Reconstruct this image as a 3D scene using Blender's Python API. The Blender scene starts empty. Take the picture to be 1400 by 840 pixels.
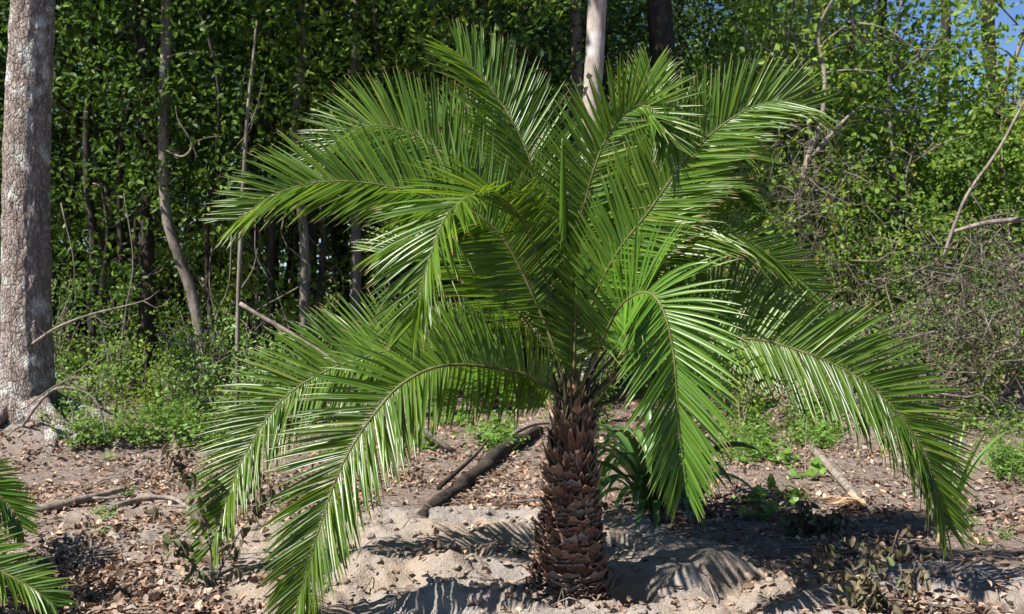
import bpy, math, random
import numpy as np
from mathutils import Vector, Matrix, noise
random.seed(7); RNG = np.random.default_rng(7)
R = math.radians
sc = bpy.context.scene
C = sc.collection

# ------------------------------------------------------------------ camera
F = 1450.0; CAMZ = 1.5
PITCH = math.atan(50/F)
cam_d = bpy.data.cameras.new('camera'); cam = bpy.data.objects.new('camera', cam_d); C.objects.link(cam)
cam.location = (0, 0, CAMZ); cam.rotation_euler = (R(90)-PITCH, 0, 0)
cam_d.sensor_width = 36; cam_d.lens = 36*F/1400; cam_d.clip_end = 2000; cam_d.clip_start = .05
cam_d.dof.use_dof = True; cam_d.dof.focus_distance = 4.85; cam_d.dof.aperture_fstop = 5.0
sc.camera = cam

def P(px, py, Y):
    """a point at distance Y along world +Y for a photo pixel"""
    x = (px-700)/F; z = -(py-420)/F
    c, s = math.cos(PITCH), math.sin(PITCH)
    dy = c + z*s; dz = z*c - s
    return np.array([x/dy*Y, Y, CAMZ + dz/dy*Y])

# ------------------------------------------------------------------ terrain height
def sst(a, b, v):
    t = np.clip((v-a)/(b-a), 0, 1); return t*t*(3-2*t)
def vnoise(x, y, seed=0):
    """vectorised value noise"""
    xi = np.floor(x).astype(np.int64); yi = np.floor(y).astype(np.int64)
    fx = x-xi; fy = y-yi; fx = fx*fx*(3-2*fx); fy = fy*fy*(3-2*fy)
    def hsh(a, b):
        n = (a*374761393 + b*668265263 + seed*974634777) & 0xffffffff
        n = ((n ^ (n >> 13))*1274126177) & 0xffffffff
        return ((n ^ (n >> 16)) & 0xffff)/65535.0*2-1
    return (hsh(xi, yi)*(1-fx)+hsh(xi+1, yi)*fx)*(1-fy) + (hsh(xi, yi+1)*(1-fx)+hsh(xi+1, yi+1)*fx)*fy
def fbm(x, y, f, o=4, seed=0):
    s = 0; a = 1; t = 0
    for i in range(o):
        s = s + a*vnoise(x*f+17.3*i, y*f-9.1*i, seed+i); t += a; a *= .5; f *= 2.03
    return s/t
def gauss(x, y, cx, cy, sx, sy, rot=0):
    dx, dy = x-cx, y-cy; c, s = math.cos(rot), math.sin(rot)
    u = dx*c+dy*s; v = -dx*s+dy*c
    return np.exp(-(u/sx)**2-(v/sy)**2)
PX, PY = .265, 4.92
def sandmask(x, y):
    n = fbm(x, y, 1.6, 4, 5)*.55
    m = sst(-.15, .35, 1-((x+.2)/1.55)**2-((y-5.1)/1.35)**2+n*1.3)
    m = np.maximum(m, sst(.0, .4, 1-((x-.9)/.75)**2-((y-4.6)/.55)**2+n*.6))
    m = np.maximum(m, .9*sst(0, .5, 1-((x-2.3)/.75)**2-((y-4.95)/.35)**2+n))
    m = np.maximum(m, .8*sst(0, .5, 1-((x+4.1)/1.9)**2-((y-9.2)/.8)**2+n))
    m = np.maximum(m, .6*sst(0, .5, 1-((x+2.4)/.6)**2-((y-6.6)/.5)**2+n*1.8))
    m = np.maximum(m, .55*sst(0, .5, 1-((x+1.8)/.9)**2-((y-5.6)/.4)**2+n*1.6))
    m = np.maximum(m, .7*sst(0, .5, 1-((x-3.7)/1.0)**2-((y-8.2)/.4)**2+n))
    return np.clip(m, 0, 1)
def H(x, y):
    x = np.asarray(x, float); y = np.asarray(y, float)
    h = .05*fbm(x, y, .45, 3, 1) + .02*fbm(x, y, 2.3, 3, 2)
    s = sandmask(x, y)
    rid = 1-np.abs(fbm(x, y, 3.2, 4, 9))*2.4
    h = h + s*(.055*rid + .038*fbm(x, y, 7, 4, 12) + .022*np.abs(fbm(x, y, 20, 3, 15)))
    h = h + .075*gauss(x, y, -.42, 5.75, .55, .17, .1) + .07*gauss(x, y, -.75, 5.15, .35, .14, -.2)
    h = h + .10*gauss(x, y, -.25, 4.62, .30, .13, .25) + .07*gauss(x, y, .45, 4.35, .6, .12, 0)
    h = h + .10*gauss(x, y, -.28, 5.1, .16, .10, .5)
    # pit to the right of the trunk and the wall of sand beyond it
    h = h - .20*np.exp(-(((x-.53)/.17)**2+((y-4.86)/.16)**2)**2) 
    h = h + .10*gauss(x, y, .84, 4.87, .13, .22, -.3) + .06*gauss(x, y, .95, 5.15, .35, .15, .2)
    h = h - .04*gauss(x, y, PX, PY-.05, .32, .25)
    # bank rising at the right and a low rise of roots at the left tree
    bx = sst(2.0, 4.3, x)
    h = h + bx*sst(9.6, 12.6, y+.4*fbm(x, y, .6, 3, 21))*(1.40+.25*fbm(x, y, .9, 3, 22))*(1-.55*sst(13.5, 17, y))
    h = h + .22*gauss(x, y, -3.9, 8.9, 1.3, .6)
    return h
def G(px, py, dz=0):
    """where the view ray of a photo pixel meets the terrain"""
    lo = P(px, py, 1.0); d = lo-np.array([0, 0, CAMZ]); o = np.array([0, 0, CAMZ])
    ts = np.linspace(2.5, 26, 160); qs = o+d*ts[:, None]
    below = np.nonzero(qs[:, 2] < H(qs[:, 0], qs[:, 1]))[0]; i = below[0] if len(below) else 159
    a, b = (ts[i-1] if i else ts[0]), ts[i]
    for _ in range(8):
        m = (a+b)/2; q = o+d*m
        if q[2] < float(H(q[0], q[1])): b = m
        else: a = m
    q = o+d*b; q[2] = float(H(q[0], q[1]))+dz
    return q
def onG(x, y, dz=0): return (float(x), float(y), float(H(x, y))+dz)

# ------------------------------------------------------------------ materials
def newmat(name):
    m = bpy.data.materials.new(name); m.use_nodes = True
    nt = m.node_tree; nt.nodes.clear()
    return m, nt, nt.nodes, nt.links
def mixcol(n, l, fac, a, b, blend='MIX'):
    x = n.new('ShaderNodeMix'); x.data_type = 'RGBA'; x.blend_type = blend
    for sock, v in ((x.inputs[0], fac), (x.inputs[6], a), (x.inputs[7], b)):
        if hasattr(v, 'is_output') or isinstance(v, bpy.types.NodeSocket): l.new(v, sock)
        elif isinstance(v, (tuple, list)): sock.default_value = (*v[:3], 1)
        else: sock.default_value = v
    return x.outputs[2]
def ramp(n, l, src, stops, interp='LINEAR'):
    r = n.new('ShaderNodeValToRGB'); r.color_ramp.interpolation = interp
    e = r.color_ramp.elements
    while len(e) < len(stops): e.new(.5)
    for el, (p, c) in zip(e, stops):
        el.position = p; el.color = (*c, 1) if isinstance(c, (tuple, list)) else (c, c, c, 1)
    l.new(src, r.inputs[0]); return r.outputs[0]
def nz(n, l, scale, detail=4, vec=None, rough=.55, sc3=None, typ='noise'):
    t = n.new('ShaderNodeTexNoise' if typ == 'noise' else 'ShaderNodeTexVoronoi')
    t.inputs['Scale'].default_value = scale
    if typ == 'noise': t.inputs['Detail'].default_value = detail; t.inputs['Roughness'].default_value = rough
    if vec is None:
        vec = n.new('ShaderNodeTexCoord').outputs['Object']
    if sc3:
        mp = n.new('ShaderNodeMapping'); mp.inputs['Scale'].default_value = sc3; l.new(vec, mp.inputs[0]); vec = mp.outputs[0]
    l.new(vec, t.inputs['Vector']); return t.outputs['Fac' if typ == 'noise' else 'Distance']
def leafmat(name, stops, rough=.45, transl=.3, tcol=(.16, .30, .03), tip=None, spec=.5, instvar=.0):
    m, nt, n, l = newmat(name)
    g = n.new('ShaderNodeNewGeometry')
    col = ramp(n, l, g.outputs['Random Per Island'], stops)
    col = mixcol(n, l, .35, col, ramp(n, l, nz(n, l, 2.2, 3), [(.3, .35), (.7, 1.0)]), 'MULTIPLY')
    if tip:
        a = n.new('ShaderNodeAttribute'); a.attribute_name = 'along'
        ad = n.new('ShaderNodeMath'); ad.operation = 'MULTIPLY_ADD'; l.new(g.outputs['Random Per Island'], ad.inputs[0])
        ad.inputs[1].default_value = .10; l.new(a.outputs['Fac'], ad.inputs[2])
        col = mixcol(n, l, ramp(n, l, ad.outputs[0], [(.0, 0), (.97, 0), (1.0, 1)]) , col, tip)
    p = n.new('ShaderNodeBsdfPrincipled'); l.new(col, p.inputs['Base Color'])
    p.inputs['Roughness'].default_value = rough; p.inputs['Specular IOR Level'].default_value = spec
    t = n.new('ShaderNodeBsdfTranslucent')
    l.new(mixcol(n, l, .6, col, tcol), t.inputs['Color'])
    mx = n.new('ShaderNodeMixShader'); mx.inputs[0].default_value = transl
    l.new(p.outputs[0], mx.inputs[1]); l.new(t.outputs[0], mx.inputs[2])
    o = n.new('ShaderNodeOutputMaterial'); l.new(mx.outputs[0], o.inputs[0]); return m
def barkmat(name, dark, mid, lich=None, sc=1.0, bump=.6, lichamt=.55, rough=.9, plates=0):
    m, nt, n, l = newmat(name)
    tc = n.new('ShaderNodeTexCoord').outputs['Object']
    a = nz(n, l, 14*sc, 6, tc, .65, (1, 1, .22)); b = nz(n, l, 45*sc, 4, tc, .6, (1, 1, .4)); c = nz(n, l, 3.2*sc, 5, tc, .6)
    col = ramp(n, l, a, [(.32, dark), (.62, mid)])
    col = mixcol(n, l, .5, col, ramp(n, l, b, [(.3, .35), (.65, 1.0)]), 'MULTIPLY')
    if plates:
        vo = n.new('ShaderNodeTexVoronoi'); vo.feature = 'DISTANCE_TO_EDGE'; vo.inputs['Scale'].default_value = plates
        mp = n.new('ShaderNodeMapping'); mp.inputs['Scale'].default_value = (1, 1, .38)
        wz = n.new('ShaderNodeVectorMath'); wz.operation = 'MULTIPLY_ADD'; nn_ = n.new('ShaderNodeTexNoise'); nn_.inputs['Scale'].default_value = 16; l.new(tc, nn_.inputs['Vector'])
        l.new(nn_.outputs['Color'], wz.inputs[0]); wz.inputs[1].default_value = (.05, .05, .05); l.new(tc, wz.inputs[2]); l.new(wz.outputs[0], mp.inputs[0]); l.new(mp.outputs[0], vo.inputs['Vector'])
        pl = ramp(n, l, vo.outputs['Distance'], [(0, .0), (.16, 1.0)]); col = mixcol(n, l, pl, mixcol(n, l, .4, col, dark), col)
    if lich: col = mixcol(n, l, ramp(n, l, c, [(lichamt, 0), (lichamt+.13, .85)]), col, lich)
    p = n.new('ShaderNodeBsdfPrincipled'); l.new(col, p.inputs['Base Color']); p.inputs['Roughness'].default_value = rough
    p.inputs['Specular IOR Level'].default_value = .2
    ad = n.new('ShaderNodeMath'); ad.operation = 'MULTIPLY_ADD'; l.new(b, ad.inputs[0]); ad.inputs[1].default_value = .4; l.new(a, ad.inputs[2])
    if plates:
        a2 = n.new('ShaderNodeMath'); a2.operation = 'MULTIPLY_ADD'; l.new(pl, a2.inputs[0]); a2.inputs[1].default_value = .7; l.new(ad.outputs[0], a2.inputs[2]); ad = a2
    bp = n.new('ShaderNodeBump'); bp.inputs['Strength'].default_value = bump; bp.inputs['Distance'].default_value = .03
    l.new(ad.outputs[0], bp.inputs['Height']); l.new(bp.outputs[0], p.inputs['Normal'])
    o = n.new('ShaderNodeOutputMaterial'); l.new(p.outputs[0], o.inputs[0]); return m

M = {}
M['palm'] = leafmat('palm_leaf', [(0, (.042, .096, .009)), (.5, (.070, .148, .011)), (.93, (.115, .205, .018)), (1, (.18, .22, .03))], .35, .37, (.34, .50, .02), tip=(.30, .22, .10), spec=.5)
M['palm_y'] = leafmat('palm_leaf_young', [(0, (.065, .16, .015)), (1, (.12, .235, .022))], .36, .34, (.30, .48, .04), tip=(.32, .25, .10))
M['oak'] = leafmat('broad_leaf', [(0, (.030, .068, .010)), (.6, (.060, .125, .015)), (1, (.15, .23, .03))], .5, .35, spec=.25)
M['oak_sunlit'] = leafmat('sunlit_broad_leaf', [(0, (.085, .165, .02)), (.6, (.16, .27, .035)), (.93, (.25, .36, .06)), (1, (.30, .26, .06))], .5, .45, (.42, .58, .06), spec=.3)  # paler copy of the broad leaf, sunlight put into its colour
M['dark'] = leafmat('shaded_broad_leaf', [(0, (.014, .038, .010)), (.7, (.026, .068, .014)), (1, (.05, .10, .02))], .5, .2, spec=.25)  # darker copy of the broad leaf, the wood's shade put into its colour
M['weed'] = leafmat('weed_leaf', [(0, (.10, .20, .03)), (1, (.21, .36, .07))], .5, .35, (.28, .45, .06))
M['heart'] = leafmat('heart_leaf', [(0, (.10, .22, .03)), (1, (.20, .36, .06))], .45, .35, (.32, .5, .06))
M['strap'] = leafmat('strap_leaf', [(0, (.035, .10, .022)), (1, (.10, .20, .04))], .3, .15)
M['strap_y'] = leafmat('blade_leaf', [(0, (.10, .22, .03)), (1, (.17, .32, .05))], .4, .3)
M['wilt'] = leafmat('wilted_leaf', [(0, (.055, .045, .022)), (.45, (.11, .09, .045)), (.7, (.20, .15, .09)), (.85, (.11, .13, .035)), (1, (.07, .11, .025))], .7, .12, (.2, .15, .06))
M['litter'] = leafmat('fallen_leaf', [(0, (.11, .07, .05)), (.25, (.19, .125, .09)), (.5, (.29, .19, .135)), (.68, (.30, .245, .205)), (.85, (.45, .26, .15)), (.93, (.38, .33, .28)), (1, (.58, .42, .28))], .75, .06, (.3, .15, .05), spec=.2)
M['deadfan'] = leafmat('dead_fan_leaf', [(0, (.42, .28, .17)), (1, (.55, .38, .24))], .7, .1, (.4, .25, .1))
M['bark_left'] = barkmat('lichen_bark', (.16, .125, .105), (.38, .315, .275), (.55, .55, .51), 1.7, .9, .52, plates=34)
M['bark_pale'] = barkmat('pale_bark', (.26, .215, .185), (.42, .36, .32), (.46, .44, .42), 1, .3, .5)
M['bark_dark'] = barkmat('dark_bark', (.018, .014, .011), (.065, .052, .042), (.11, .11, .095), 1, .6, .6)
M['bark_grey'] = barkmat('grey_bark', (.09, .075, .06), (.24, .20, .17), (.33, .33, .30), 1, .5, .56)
M['twig'] = barkmat('dead_twig', (.10, .08, .065), (.30, .255, .215), None, 1, .2)
M['twig_dark'] = barkmat('brown_twig', (.055, .045, .038), (.19, .16, .135), None, 1, .2)
M['rachis'] = barkmat('palm_rachis', (.05, .055, .018), (.16, .15, .06), None, 1, .1, rough=.5)
M['petiole'] = barkmat('palm_petiole', (.022, .020, .010), (.075, .065, .028), None, 1, .2, rough=.5)

def scalemat():
    m, nt, n, l = newmat('palm_trunk_scale')
    g = n.new('ShaderNodeNewGeometry')
    col = ramp(n, l, g.outputs['Random Per Island'], [(0, (.06, .030, .020)), (.35, (.16, .072, .043)), (.7, (.26, .13, .08)), (.9, (.34, .22, .15)), (1, (.36, .31, .26))])
    tc = n.new('ShaderNodeTexCoord').outputs['Object']
    f = nz(n, l, 60, 5, tc, .7, (1, 1, .25)); c = nz(n, l, 9, 4, tc)
    col = mixcol(n, l, .7, col, ramp(n, l, f, [(.3, .3), (.7, 1.25)]), 'MULTIPLY')
    a = n.new('ShaderNodeAttribute'); a.attribute_name = 'along'
    col = mixcol(n, l, ramp(n, l, a.outputs['Fac'], [(.8, 0), (.97, .55)]), col, (.36, .25, .18))
    p = n.new('ShaderNodeBsdfPrincipled'); l.new(col, p.inputs['Base Color']); p.inputs['Roughness'].default_value = .75
    p.inputs['Specular IOR Level'].default_value = .25
    bp = n.new('ShaderNodeBump'); bp.inputs['Strength'].default_value = .7; bp.inputs['Distance'].default_value = .006
    l.new(f, bp.inputs['Height']); l.new(bp.outputs[0], p.inputs['Normal'])
    o = n.new('ShaderNodeOutputMaterial'); l.new(p.outputs[0], o.inputs[0]); return m
M['scale'] = scalemat()

def groundmat():
    m, nt, n, l = newmat('ground_soil_and_sand')
    tc = n.new('ShaderNodeTexCoord').outputs['Object']
    a = n.new('ShaderNodeAttribute'); a.attribute_name = 'sand'
    big = nz(n, l, 1.5, 6, tc); mid = nz(n, l, 14, 6, tc, .65); fine = nz(n, l, 160, 3, tc, .7); sp = nz(n, l, 48, 4, tc, .7)
    soil = ramp(n, l, mid, [(.3, (.12, .095, .080)), (.5, (.27, .22, .19)), (.7, (.39, .335, .295))])
    soil = mixcol(n, l, ramp(n, l, sp, [(.42, 0), (.6, .75)]), soil, (.19, .115, .08))
    soil = mixcol(n, l, ramp(n, l, big, [(.5, 0), (.68, .7)]), soil, (.27, .235, .21))
    sand = ramp(n, l, mid, [(.25, (.28, .22, .165)), (.5, (.40, .32, .255)), (.75, (.47, .385, .31))])
    sand = mixcol(n, l, ramp(n, l, big, [(.4, 0), (.62, .8)]), sand, (.33, .305, .295))
    sand = mixcol(n, l, ramp(n, l, sp, [(.28, .75), (.38, 0)]), sand, (.13, .085, .06))
    col = mixcol(n, l, a.outputs['Fac'], soil, sand)
    col = mixcol(n, l, .5, col, ramp(n, l, fine, [(.32, .4), (.68, 1.3)]), 'MULTIPLY')
    p = n.new('ShaderNodeBsdfPrincipled'); l.new(col, p.inputs['Base Color']); p.inputs['Roughness'].default_value = .95
    p.inputs['Specular IOR Level'].default_value = .15
    ad = n.new('ShaderNodeMath'); ad.operation = 'MULTIPLY_ADD'; l.new(mid, ad.inputs[0]); ad.inputs[1].default_value = 1.6; l.new(sp, ad.inputs[2])
    ad2 = n.new('ShaderNodeMath'); ad2.operation = 'MULTIPLY_ADD'; l.new(fine, ad2.inputs[0]); ad2.inputs[1].default_value = .7; l.new(ad.outputs[0], ad2.inputs[2])
    bp = n.new('ShaderNodeBump'); bp.inputs['Strength'].default_value = .8; bp.inputs['Distance'].default_value = .028
    l.new(ad2.outputs[0], bp.inputs['Height']); l.new(bp.outputs[0], p.inputs['Normal'])
    o = n.new('ShaderNodeOutputMaterial'); l.new(p.outputs[0], o.inputs[0]); return m
M['ground'] = groundmat()

# ------------------------------------------------------------------ mesh building
class MB:
    def __init__(s): s.v = []; s.f4 = []; s.f3 = []; s.a = []; s.n = 0
    def add(s, v, f4=None, f3=None, along=None):
        v = np.asarray(v, np.float32).reshape(-1, 3)
        if f4 is not None and len(f4): s.f4.append(np.asarray(f4, np.int32)+s.n)
        if f3 is not None and len(f3): s.f3.append(np.asarray(f3, np.int32)+s.n)
        s.v.append(v); s.a.append(np.zeros(len(v), np.float32) if along is None else np.asarray(along, np.float32).ravel()); s.n += len(v)
    def mesh(s, name, mat, smooth=True, off=None):
        v = np.concatenate(s.v)
        if off is not None: v = v-np.asarray(off, np.float32)
        f4 = np.concatenate(s.f4) if s.f4 else np.zeros((0, 4), np.int32)
        f3 = np.concatenate(s.f3) if s.f3 else np.zeros((0, 3), np.int32)
        me = bpy.data.meshes.new(name)
        me.vertices.add(len(v)); me.vertices.foreach_set('co', v.ravel())
        li = np.concatenate([f4.ravel(), f3.ravel()]).astype(np.int32)
        me.loops.add(len(li)); me.loops.foreach_set('vertex_index', li)
        st = np.concatenate([np.arange(len(f4))*4, len(f4)*4+np.arange(len(f3))*3]).astype(np.int32)
        me.polygons.add(len(st)); me.polygons.foreach_set('loop_start', st)
        me.polygons.foreach_set('use_smooth', np.full(len(st), smooth))
        me.update(calc_edges=True)
        at = me.attributes.new('along', 'FLOAT', 'POINT'); at.data.foreach_set('value', np.concatenate(s.a))
        me.materials.append(mat); return me
    def obj(s, name, mat, parent=None, smooth=True, off=None):
        o = bpy.data.objects.new(name, s.mesh(name, mat, smooth, off)); C.objects.link(o)
        if parent: o.parent = parent
        return o
def nrm(v): return v/np.maximum(np.linalg.norm(v, axis=-1, keepdims=True), 1e-9)
def catmull(pts, n):
    p = np.asarray(pts, float); p = np.vstack([2*p[0]-p[1], p, 2*p[-1]-p[-2]]); k = len(p)-3
    dense = []
    for i in range(k):
        t = np.linspace(0, 1, 24, endpoint=(i == k-1))[:, None]
        a, b, c, d = p[i:i+4]
        dense.append(.5*((2*b)+(-a+c)*t+(2*a-5*b+4*c-d)*t**2+(-a+3*b-3*c+d)*t**3))
    q = np.vstack(dense); s = np.r_[0, np.cumsum(np.linalg.norm(np.diff(q[:, :3], axis=0), axis=1))]
    u = np.linspace(0, s[-1], n)
    return np.stack([np.interp(u, s, q[:, j]) for j in range(q.shape[1])], 1), s[-1]
def tube(mb, pts, rad, seg=6, bump=0, freq=8, cap=True):
    pts = np.asarray(pts, float); n = len(pts)
    rad = np.interp(np.linspace(0, 1, n), np.linspace(0, 1, len(np.atleast_1d(rad))), np.atleast_1d(rad))
    T = nrm(np.gradient(pts, axis=0))
    ref = np.array([0, 0, 1.]) if abs(T[0][2]) < .9 else np.array([1., 0, 0])
    U = np.zeros_like(pts); u = nrm(np.cross(ref, T[0]))
    for i in range(n):
        u = nrm(u-T[i]*np.dot(u, T[i])); U[i] = u
    V = np.cross(T, U)
    a = np.arange(seg)/seg*2*math.pi
    rr = rad[:, None]*np.ones(seg)
    if bump:
        for i in range(n):
            for j in range(seg):
                c = pts[i]+(U[i]*math.cos(a[j])+V[i]*math.sin(a[j]))*rad[i]
                rr[i, j] *= 1+bump*noise.fractal(Vector((c[0]*freq, c[1]*freq, c[2]*freq*.35)), 1, 2, 4)
    v = pts[:, None]+(U[:, None]*np.cos(a)[None, :, None]+V[:, None]*np.sin(a)[None, :, None])*rr[..., None]
    i, j = np.meshgrid(np.arange(n-1), np.arange(seg), indexing='ij'); j2 = (j+1) % seg
    f = np.stack([i*seg+j, i*seg+j2, (i+1)*seg+j2, (i+1)*seg+j], -1).reshape(-1, 4)
    v = v.reshape(-1, 3); f3 = None
    if cap:
        v = np.vstack([v, pts[0], pts[-1]]); k = np.arange(seg); k2 = (k+1) % seg; e = (n-1)*seg
        f3 = np.vstack([np.stack([k2, k, np.full(seg, n*seg)], 1), np.stack([e+k, e+k2, np.full(seg, n*seg+1)], 1)])
    mb.add(v, f, f3)
def leaves(mb, pos, d, nor, ln, wd, fold=.15, curl=0.):
    """many leaves at once, each a folded blade of two quads"""
    n = len(pos); d = nrm(d); side = nrm(np.cross(d, nor)); up = np.cross(side, d)
    ln = np.broadcast_to(ln, n)[:, None]; wd = np.broadcast_to(wd, n)[:, None]; fo = np.broadcast_to(fold, n)[:, None]; cu = np.broadcast_to(curl, n)[:, None]
    def pt(t, s, c=0): return pos+d*ln*t+side*wd*s+up*(fo*abs(s)*wd*2-cu*ln*t*t)
    v = np.stack([pt(0, 0), pt(.28, .46), pt(.66, .42), pt(1, 0), pt(.66, -.42), pt(.28, -.46)], 1)
    b = (np.arange(n)*6)[:, None]
    mb.add(v.reshape(-1, 3), np.vstack([b+[0, 1, 2, 3], b+[0, 3, 4, 5]]))
def leaves2(mb, pos, d, nor, ln, wd, fold=.15, curl=0., twist=0.):
    """leaves with a rounded outline, a midrib and a curled blade"""
    n = len(pos); d = nrm(d); side = nrm(np.cross(d, nor)); up = np.cross(side, d)
    B_ = lambda a: np.broadcast_to(a, n)[:, None]
    ln, wd, fo, cu, tw = B_(ln), B_(wd), B_(fold), B_(curl), B_(twist)
    st = [(.0, .02), (.18, .36), (.42, .52), (.68, .42), (.86, .22), (1., .01)]; rows = []
    for k, (t, h) in enumerate(st):
        jit = 1+RNG.normal(size=(n, 1))*.13; a = tw*(t-.4); s2 = side*np.cos(a)+up*np.sin(a); u2 = up*np.cos(a)-side*np.sin(a)
        c = pos+d*ln*t*(1-.25*np.abs(cu)*t)+u2*(-cu*ln*t*t+RNG.normal(size=(n, 1))*.015*ln)
        rows += [c-s2*wd*h*jit+u2*fo*h*wd*2, c, c+s2*wd*h*jit+u2*fo*h*wd*2]
    v = np.stack(rows, 1); b = (np.arange(n)*18)[:, None]; F_ = []
    for k in range(5): F_ += [b+[3*k, 3*k+1, 3*k+4, 3*k+3], b+[3*k+1, 3*k+2, 3*k+5, 3*k+4]]
    mb.add(v.reshape(-1, 3), np.vstack(F_))
def rdir(n): return nrm(RNG.normal(size=(n, 3)))
def thing(name, label, cat, loc=(0, 0, 0), group=None):
    o = bpy.data.objects.new(name, None); C.objects.link(o); o.location = [float(c) for c in loc]
    o['label'] = label; o['category'] = cat
    if group: o['group'] = group
    return o
def tag(o, label=None, cat=None, group=None, kind=None):
    for k, v in (('label', label), ('category', cat), ('group', group), ('kind', kind)):
        if v: o[k] = v
    return o
def kids(o): return [c for c in C.objects if c.parent == o]
def dup(proto, loc, rz=0, s=1, label=None, group=None, sz=None):
    root, ch = proto
    r = root.copy(); C.objects.link(r); r.location = [float(c) for c in loc]; r.rotation_euler = (0, 0, rz); r.scale = (s, s, sz or s)
    if label: r['label'] = label
    if group: r['group'] = group
    for c in ch:
        k = c.copy(); C.objects.link(k); k.parent = r
    return r

# ------------------------------------------------------------------ world, sun
EL, AZ = 50, 236       # sun high on the left and a little in front of the palm
w = bpy.data.worlds.new('World'); sc.world = w; w.use_nodes = True
wn, wl = w.node_tree.nodes, w.node_tree.links; wn.clear()
sky = wn.new('ShaderNodeTexSky'); sky.sky_type = 'NISHITA'; sky.sun_disc = False
sky.sun_elevation = R(EL); sky.sun_rotation = R(AZ); sky.air_density = .75; sky.dust_density = .05; sky.ozone_density = 6.0; sky.altitude = 1500
bg = wn.new('ShaderNodeBackground'); bg.inputs[1].default_value = .065
ow = wn.new('ShaderNodeOutputWorld'); wl.new(sky.outputs[0], bg.inputs[0]); wl.new(bg.outputs[0], ow.inputs[0])
sd = bpy.data.lights.new('sun', 'SUN'); sd.energy = 5.0; sd.angle = R(.53); sd.color = (1, .95, .87)
so = bpy.data.objects.new('sun', sd); C.objects.link(so)
sdir = Vector((math.sin(R(AZ))*math.cos(R(EL)), math.cos(R(AZ))*math.cos(R(EL)), math.sin(R(EL))))
so.rotation_euler = sdir.to_track_quat('Z', 'Y').to_euler(); so.location = (-6, -4, 12)
vs = sc.view_settings; vs.view_transform = 'Standard'; vs.look = 'None'; vs.gamma = 1; vs.use_curve_mapping = False
vs.exposure = 1.25
sc.cycles.max_bounces = 6; sc.cycles.transmission_bounces = 4; sc.cycles.diffuse_bounces = 3; sc.cycles.glossy_bounces = 2
sc.cycles.sample_clamp_indirect = 6

# ------------------------------------------------------------------ ground
def axis(lo, hi, step, far, growth=1.12):
    a = list(np.arange(lo, hi, step)); s = step; v = lo
    L = []
    while v > -far: s *= growth; v -= s; L.append(v)
    s = step; v = a[-1]; U = []
    while v < far: s *= growth; v += s; U.append(v)
    return np.array(L[::-1]+a+U)
gx = axis(-2.7, 3.2, .02, 400); gy = axis(4.0, 7.2, .02, 400, 1.05)
X, Y = np.meshgrid(gx, gy, indexing='ij')
Z = H(X, Y)
mb = MB(); nx, ny = X.shape
i, j = np.meshgrid(np.arange(nx-1), np.arange(ny-1), indexing='ij')
mb.add(np.stack([X, Y, Z], -1).reshape(-1, 3), np.stack([i*ny+j, (i+1)*ny+j, (i+1)*ny+j+1, i*ny+j+1], -1).reshape(-1, 4))
g = mb.obj('ground', M['ground']); tag(g, kind='structure')
at = g.data.attributes.new('sand', 'FLOAT', 'POINT'); at.data.foreach_set('value', sandmask(X, Y).ravel().astype(np.float32))

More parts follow.
